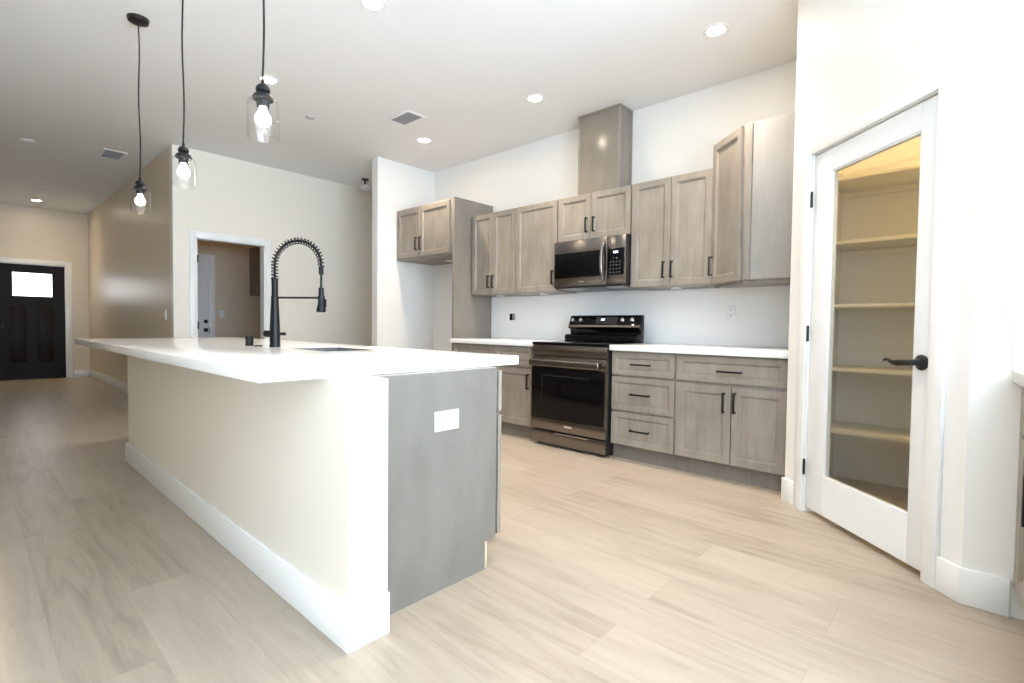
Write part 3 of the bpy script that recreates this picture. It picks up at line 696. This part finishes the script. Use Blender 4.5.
# spring: helix wound round the path
acc = [0]
for p, q in zip(path, path[1:]): acc.append(acc[-1]+(q-p).length)
tot = acc[-1]; pitch = 0.019; N = int(tot/pitch*16); hp = []
k = 0
for i in range(N+1):
    s = tot*i/N
    while k < len(acc)-2 and acc[k+1] < s: k += 1
    t_ = (s-acc[k])/max(1e-9, acc[k+1]-acc[k]); p = path[k].lerp(path[k+1], t_)
    d0 = (path[min(k+1, len(path)-1)]-path[max(k-1, 0)]).normalized() if t_ < 0.5 else (path[min(k+2, len(path)-1)]-path[k]).normalized()
    u = Vector((0, 1, 0)); v = d0.cross(u); a = 2*math.pi*s/pitch
    hp.append(p + (u*math.cos(a) + v*math.sin(a))*0.0175)
mb = MB().tube(hp, 0.0032, 6); mb.obj('spring', M['faucet'], c)
X = reach
mb = MB().tube([(X, 0, zc_-0.008), (X, 0, zc_-0.055)], 0.0135, 16); mb.tube([(X, 0, zc_-0.055), (X, 0, zc_-0.135)], 0.0065, 12)
mb.obj('hose_collar', M['faucet'], c)
mb = MB().lathe([(0, 0.351), (0.013, 0.351), (0.0145, 0.345), (0.0155, 0.30), (0.019, 0.255), (0.0255, 0.228), (0.0265, 0.212), (0.024, 0.208), (0, 0.208)], 24, xf=Matrix.Translation((X, 0, 0)))
mb.box((X+0.014, -0.009, 0.235), (X+0.030, 0.009, 0.285), 0.005); mb.obj('spray_head', M['faucet'], c)
mb = MB().tube([(0.018, 0, 0.292), (X-0.014, 0, 0.292)], 0.006, 12); mb.lathe([(0.0165, 0.282), (0.020, 0.282), (0.020, 0.302), (0.0165, 0.302)], 20, xf=Matrix.Translation((X, 0, 0)), close=True)
mb.obj('support_arm', M['faucet'], c)
mb = MB().tube([(-0.062, 0, 0.078), (0.0, 0, 0.078)], [0.020, 0.020], 20); mb.tube([(0.0, 0.0, 0.078), (0.060, 0.012, 0.078)], 0.0095, 14)
mb.obj('handle', M['faucet'], c)
mb = MB().lathe([(0, 0), (0.024, 0), (0.0245, 0.003), (0.0225, 0.006), (0.0225, 0.056), (0.0205, 0.060), (0, 0.060)], 24)
tag(mb.obj('air_gap_cap', M['faucet'], loc=(1.197, 3.30, 0.9142)), 'short black cylinder cap on the island beside the faucet', 'air gap')
mb = MB().lathe([(0, 0), (0.024, 0), (0.024, 0.003), (0.019, 0.007), (0, 0.007)], 24)
tag(mb.obj('disposal_button', M['faucet'], loc=(1.206, 3.185, 0.9142)), 'low round black button on the counter between cap and faucet', 'button')

# ------------------------------------------------------------------ outlets and switches
def outlet(label, loc, rz, w_=0.07, h_=0.115, horizontal=False, kind='power_outlet', rocker=False):
    cat = 'switch' if rocker else 'outlet'
    c = thing(kind, label, cat, loc, rz)
    if horizontal: w_, h_ = h_, w_
    MB().box((-w_/2, -0.006, -h_/2), (w_/2, 0, h_/2), 0.002).obj('cover_plate', M['plastic_white'], c)
    if rocker:
        for k in range(int(rocker)):
            x = (k-(int(rocker)-1)/2)*0.046
            MB().box((x-0.017, -0.009, -0.033), (x+0.017, -0.005, 0.033), 0.001).obj('rocker', M['plastic_white'], c)
        return c
    for s in (-1, 1):
        cx_, cz_ = (s*0.02, 0) if horizontal else (0, s*0.02)
        so = MB().lathe([(0, 0.0085), (0.016, 0.0085), (0.017, 0.0055), (0, 0.0055)], 20, xf=Matrix.Translation((cx_, 0, cz_)) @ Matrix.Rotation(R90, 4, 'X')).obj('socket', M['plastic_white'], c)
        mb = MB()
        for dx, dz in ((-0.006, 0.003), (0.006, 0.003), (0, -0.008)):
            if horizontal: dx, dz = dz, dx
            mb.box((cx_+dx-0.0015, -0.0092, cz_+dz-0.003), (cx_+dx+0.0015, -0.008, cz_+dz+0.003))
        mb.obj('slot', M['button'], so, smooth=False)
    return c
outlet('white horizontal power outlet on the grey end panel of the island', (1.293, 1.5345, 0.678), 0, 0.078, 0.123, True)
outlet('white power outlet on the backsplash over the right counter', (WX-0.0135, 1.46, 1.18), -R90)
outlet('white switch plate on the hallway wall near the corner', (XH-0.0005, 7.055, 1.137), -R90, 0.07, 0.115, kind='light_switch', rocker=1)
outlet('white switch plate on the bright right wall above the counter', (P1.x-0.0005, -0.142, 1.178), -R90, 0.122, 0.115, kind='light_switch', rocker=2)
outlet('pale switch plate on the back wall of the dim laundry room', (2.848, 8.9995, 1.194), 0, 0.07, 0.115, kind='light_switch', rocker=1)
c = thing('outlet_box', 'open uncovered outlet box on the backsplash left of the range', 'outlet', (WX-0.0135, 3.87, 1.156), -R90)
MB().box((-0.045, -0.004, -0.038), (0.0, 0, 0.038), 0.001).obj('box_opening', M['gloss_black'], c)
MB().box((0.0, -0.008, -0.036), (0.040, 0, 0.036), 0.001).obj('receptacle', M['steel'], c)

# ------------------------------------------------------------------ pantry: shelves and lamp
for i, (z, lab) in enumerate(((0.40, 'lowest white pantry shelf seen through the reeded glass'), (0.805, 'second white pantry shelf from the bottom, at the lever height'), (1.22, 'middle white pantry shelf behind the reeded glass'), (1.63, 'second white pantry shelf from the top behind glass'), (2.04, 'topmost pantry shelf under the warm lamp light'))):
    mb = MB().box((3.85, -0.978, z-0.022), (WX-0.001, P0.y-0.118, z), 0.001)
    if True:
        c = thing('pantry_shelf', lab, 'shelf', (3.85, 0, z), 0, 'pantry shelves')
        for v in mb.bm.verts: v.co -= Vector((3.85, 0, z))
        mb.obj('board', M['shelf'], c)
        m2 = MB().box((WX-0.02-3.85, -0.976, -0.062), (WX-0.002-3.85, P0.y-0.119, -0.0225)); m2.obj('cleat', M['shelf'], c, smooth=False)
c = thing('pantry_lamp', 'round warm lamp on the pantry ceiling', 'ceiling light', (3.35, 0.0, H))
MB().lathe([(0, -0.03), (0.14, -0.03), (0.15, -0.022), (0.15, -0.0005), (0, -0.0005)], 28).obj('housing', M['trim'], c)
MB().lathe([(0, -0.034), (0.125, -0.0335), (0.13, -0.0305), (0, -0.0305)], 28).obj('lens', M['pantry_glow'], c)

# ------------------------------------------------------------------ laundry room contents
c = thing('laundry_cabinet', 'dark grey wall cabinet at the right inside the laundry room', 'cabinet', (3.27, 8.68, 1.515))
MB().box((0, 0.0205, 0), (0.92, 0.318, 0.79), 0.0015).obj('carcass', M['toe'], c)
for x0, x1, px in ((0.003, 0.457, 0.42), (0.463, 0.917, 0.50)):
    o = MB().shaker(x0, x1, 0.004, 0.786).obj('door', M['toe'], c, ang=25); pull(o, px, 0.11, 0.135, True)
c = thing('laundry_fill_lamp', 'unseen round lamp added to warm the laundry room', 'ceiling light', (2.9, 7.9, H))  # unseen fitting, added to give the room its warm light
MB().lathe([(0, -0.03), (0.14, -0.03), (0.15, -0.022), (0.15, -0.0005), (0, -0.0005)], 28).obj('housing', M['trim'], c)
MB().lathe([(0, -0.034), (0.125, -0.0335), (0.13, -0.0305), (0, -0.0305)], 28).obj('lens', M['room_glow'], c)

# ------------------------------------------------------------------ right hand cabinet run (only its corner shows)
RZ = math.radians(184.5)
c = thing('base_cabinet', 'grey base cabinet at the right edge of the photo', 'cabinet', (P1.x-0.004, -0.130, 0), RZ)
carcass(c, 0.056, 0.80, 0.115, 0.868, 0.60); toe(c, 0.056, 0.80, 0.06, 0.60)
o = door(c, 0.056, 0.794, 0.690, 0.856, rail=0.05, name='drawer'); pull(o, 0.42, 0.785, 0.16, False)
door(c, 0.056, 0.422, 0.122, 0.672, 0.385, 0.53, 0.16); door(c, 0.428, 0.794, 0.122, 0.672, 0.466, 0.53, 0.16)
MB().box((0.004, 0.002, 0.115), (0.052, 0.021, 0.868), 0.002).obj('filler_strip', M['wood'], c)
tx, ty = math.cos(RZ), math.sin(RZ)
cx0, cy0 = P1.x-0.001, -0.106
mb = MB().prism([(cx0, cy0), (cx0, cy0-0.66), (cx0+0.82*tx+0.05, cy0-0.66+0.82*ty), (cx0+0.82*tx, cy0+0.82*ty)], 0.8695, 0.914, 0.003)
tag(mb.obj('countertop', M['quartz']), 'white countertop corner at the right edge of the photo', 'countertop')
mb = MB().box((P1.x-0.013, -0.74, 0.9145), (P1.x-0.0005, -0.108, 1.110))
tag(mb.obj('backsplash', M['quartz'], smooth=False), 'low white backsplash on the bright right wall', 'backsplash')

# ------------------------------------------------------------------ ceiling fittings
def downlight_proto():
    c = thing('ceiling_light', '', 'ceiling light', (0, 0, H), 0, 'recessed ceiling lights')
    MB().lathe([(0.056, -0.001), (0.058, -0.006), (0.080, -0.004), (0.084, -0.0005), (0.056, -0.0005)], 36, close=True).obj('trim_ring', M['trim'], c)
    MB().lathe([(0, -0.004), (0.056, -0.004), (0.056, -0.001), (0, -0.001)], 36).obj('lens', M['can_lens'], c)
    l = bpy.data.lights.new('downlight', 'SPOT'); l.energy = 66; l.color = (1.0, 0.87, 0.72); l.spot_size = math.radians(115); l.spot_blend = 1.0; l.shadow_soft_size = 0.05
    lo = bpy.data.objects.new('downlight', l); COL.objects.link(lo); lo.parent = c; lo.location = (0, 0, -0.012)
    return c
spots = [(3.459, 1.341, 'round recessed ceiling light nearest the pantry wall'), (3.436, 2.909, 'round recessed ceiling light left of the duct cover top'), (3.418, 4.464, 'round recessed ceiling light beside the vent over the fridge cabinet'),
         (1.764, 2.828, 'recessed ceiling light cut by the top edge of the photo'), (1.735, 4.345, 'recessed ceiling light just behind the nearest pendant cord'), (0.867, 11.60, 'recessed ceiling light in front of the dark front door'),
         (1.764, 1.32, 'recessed ceiling light above the near island end, out of the photo'), (3.0, -2.2, 'recessed ceiling light behind the pantry, out of the photo')][:7]
proto = downlight_proto()
for i, (x, y, lab) in enumerate(spots):
    if i == 0: c = proto
    else:
        c = proto.copy(); COL.objects.link(c)
        for ch in proto.children:
            k = ch.copy(); COL.objects.link(k); k.parent = c
    c.location = (x, y, H); c['label'] = lab
    if i == 5:        # the hall fitting is dimmer and warmer
        for ch in c.children:
            if ch.type == 'LIGHT': ch.data = ch.data.copy(); ch.data.energy = 24; ch.data.color = (1.0, 0.74, 0.42)
def small_disc(name, lab, cat, x, y, r, m):
    o = MB().lathe([(0, -0.012), (r*0.8, -0.012), (r, -0.006), (r, -0.0005), (0, -0.0005)], 28).obj(name, m, loc=(x, y, H)); return tag(o, lab, cat)
M['grey_disc'] = mat('ceiling_disc_grey', (0.55, 0.54, 0.53), 0.5)
small_disc('ceiling_sensor', 'small grey round cover on the ceiling behind the nearest pendant', 'ceiling cover', 2.313, 4.818, 0.045, M['grey_disc'])
small_disc('smoke_detector', 'small white round smoke detector on the ceiling at far left', 'smoke detector', 0.525, 7.845, 0.062, M['plastic_white'])
small_disc('ceiling_cover', 'faint round cover on the hallway ceiling before the door', 'ceiling cover', 0.882, 10.51, 0.06, M['grey_disc'])
def vent(lab, x, y, lx, ly, n):
    c = thing('ceiling_vent', lab, 'vent', (x, y, H), 0, 'ceiling vents')
    mb = MB(); t = 0.028
    for a, b_ in (((-lx/2, -ly/2), (lx/2, -ly/2+t)), ((-lx/2, ly/2-t), (lx/2, ly/2)), ((-lx/2, -ly/2+t), (-lx/2+t, ly/2-t)), ((lx/2-t, -ly/2+t), (lx/2, ly/2-t))): mb.box((*a, -0.008), (*b_, -0.0005), 0.002)
    mb.obj('frame', M['trim'], c)
    MB().box((-lx/2+t, -ly/2+t, -0.003), (lx/2-t, ly/2-t, -0.0005)).obj('backing', M['vent_grey'], c, smooth=False)
    for k in range(n):
        y_ = -ly/2+t+(ly-2*t)*(k+0.5)/n
        MB().box((-lx/2+t, -0.006, -0.0008), (lx/2-t, 0.006, 0.0008), xf=Matrix.Translation((0, y_, -0.006)) @ Matrix.Rotation(math.radians(30), 4, 'X')).obj('slat', M['grey_disc'], c, smooth=False)
vent('square white ceiling vent above the fridge space', 2.945, 4.13, 0.22, 0.34, 9)
vent('square white ceiling vent at the start of the hallway', 1.25, 7.71, 0.23, 0.42, 9)
# small hanging fitting in the passage corner
c = thing('hanging_sensor', 'small white sensor hanging from the ceiling by the wall stub', 'sensor', (3.80, 6.28, H))
MB().lathe([(0, -0.012), (0.045, -0.012), (0.05, -0.0005), (0, -0.0005)], 20).obj('mount', M['bronze'], c)
MB().tube([(0, 0, -0.01), (0, 0, -0.075)], 0.012, 10).obj('stem', M['bronze'], c)
MB().lathe([(0, -0.075), (0.03, -0.075), (0.07, -0.10), (0.075, -0.125), (0.05, -0.145), (0, -0.15)], 24).obj('sensor_head', M['plastic_white'], c)

# ------------------------------------------------------------------ pendants
def pendant():
    c = thing('pendant_light', '', 'pendant light', (0.817, 2.12, H), 0, 'pendant lights over the island')
    MB().lathe([(0, -0.028), (0.05, -0.028), (0.058, -0.024), (0.062, -0.004), (0.062, -0.0005), (0, -0.0005)], 32).obj('canopy', M['bronze'], c)
    zs = [(-0.028 - (1.06-0.028)*i/14) for i in range(15)]
    MB().tube([(0.004*math.sin(i*0.7), 0.004*math.sin(i*0.5+1) - 0.004*math.sin(1), z) for i, z in enumerate(zs)], 0.0042, 8).obj('cord', M['black'], c)
    z = -1.045
    MB().lathe([(0, z), (0.006, z), (0.008, z-0.018), (0.020, z-0.024), (0.026, z-0.036), (0.026, z-0.046), (0.020, z-0.052), (0.034, z-0.062), (0.040, z-0.074), (0.038, z-0.080), (0.024, z-0.086), (0.023, z-0.108), (0, z-0.108)], 28).obj('socket_cap', M['black'], c)
    r = 0.058; t = 0.003; zt = z-0.078; zb = -1.276
    MB().lathe([(0.030, zt), (0.046, zt-0.001), (0.055, zt-0.007), (r, zt-0.018), (r, zb+0.006), (r+0.0015, zb+0.003), (r, zb), (r-t, zb), (r-t-0.0015, zb+0.003), (r-t, zb+0.006), (r-t, zt-0.019), (0.0525, zt-0.010), (0.045, zt-0.0045), (0.030, zt-0.0035)], 40, close=True).obj('glass_shade', M['shade_glass'], c, ang=50)
    zq = z-0.108
    MB().lathe([(0, zq+0.004), (0.013, zq+0.002), (0.014, zq-0.012), (0.019, zq-0.020), (0.028, zq-0.036), (0.030, zq-0.048), (0.027, zq-0.061), (0.016, zq-0.072), (0, zq-0.076)], 24).obj('bulb', M['bulb'], c)
    return c
proto = pendant()
for i, (y, lab) in enumerate(((2.10, 'nearest glass jar pendant light over the island'), (3.16, 'middle glass jar pendant light over the island'), (4.14, 'farthest glass jar pendant light, its canopy in view'))):
    if i == 0: c = proto
    else:
        c = proto.copy(); COL.objects.link(c)
        for ch in proto.children:
            k = ch.copy(); COL.objects.link(k); k.parent = c
    c.location = (0.817, y, H); c['label'] = lab
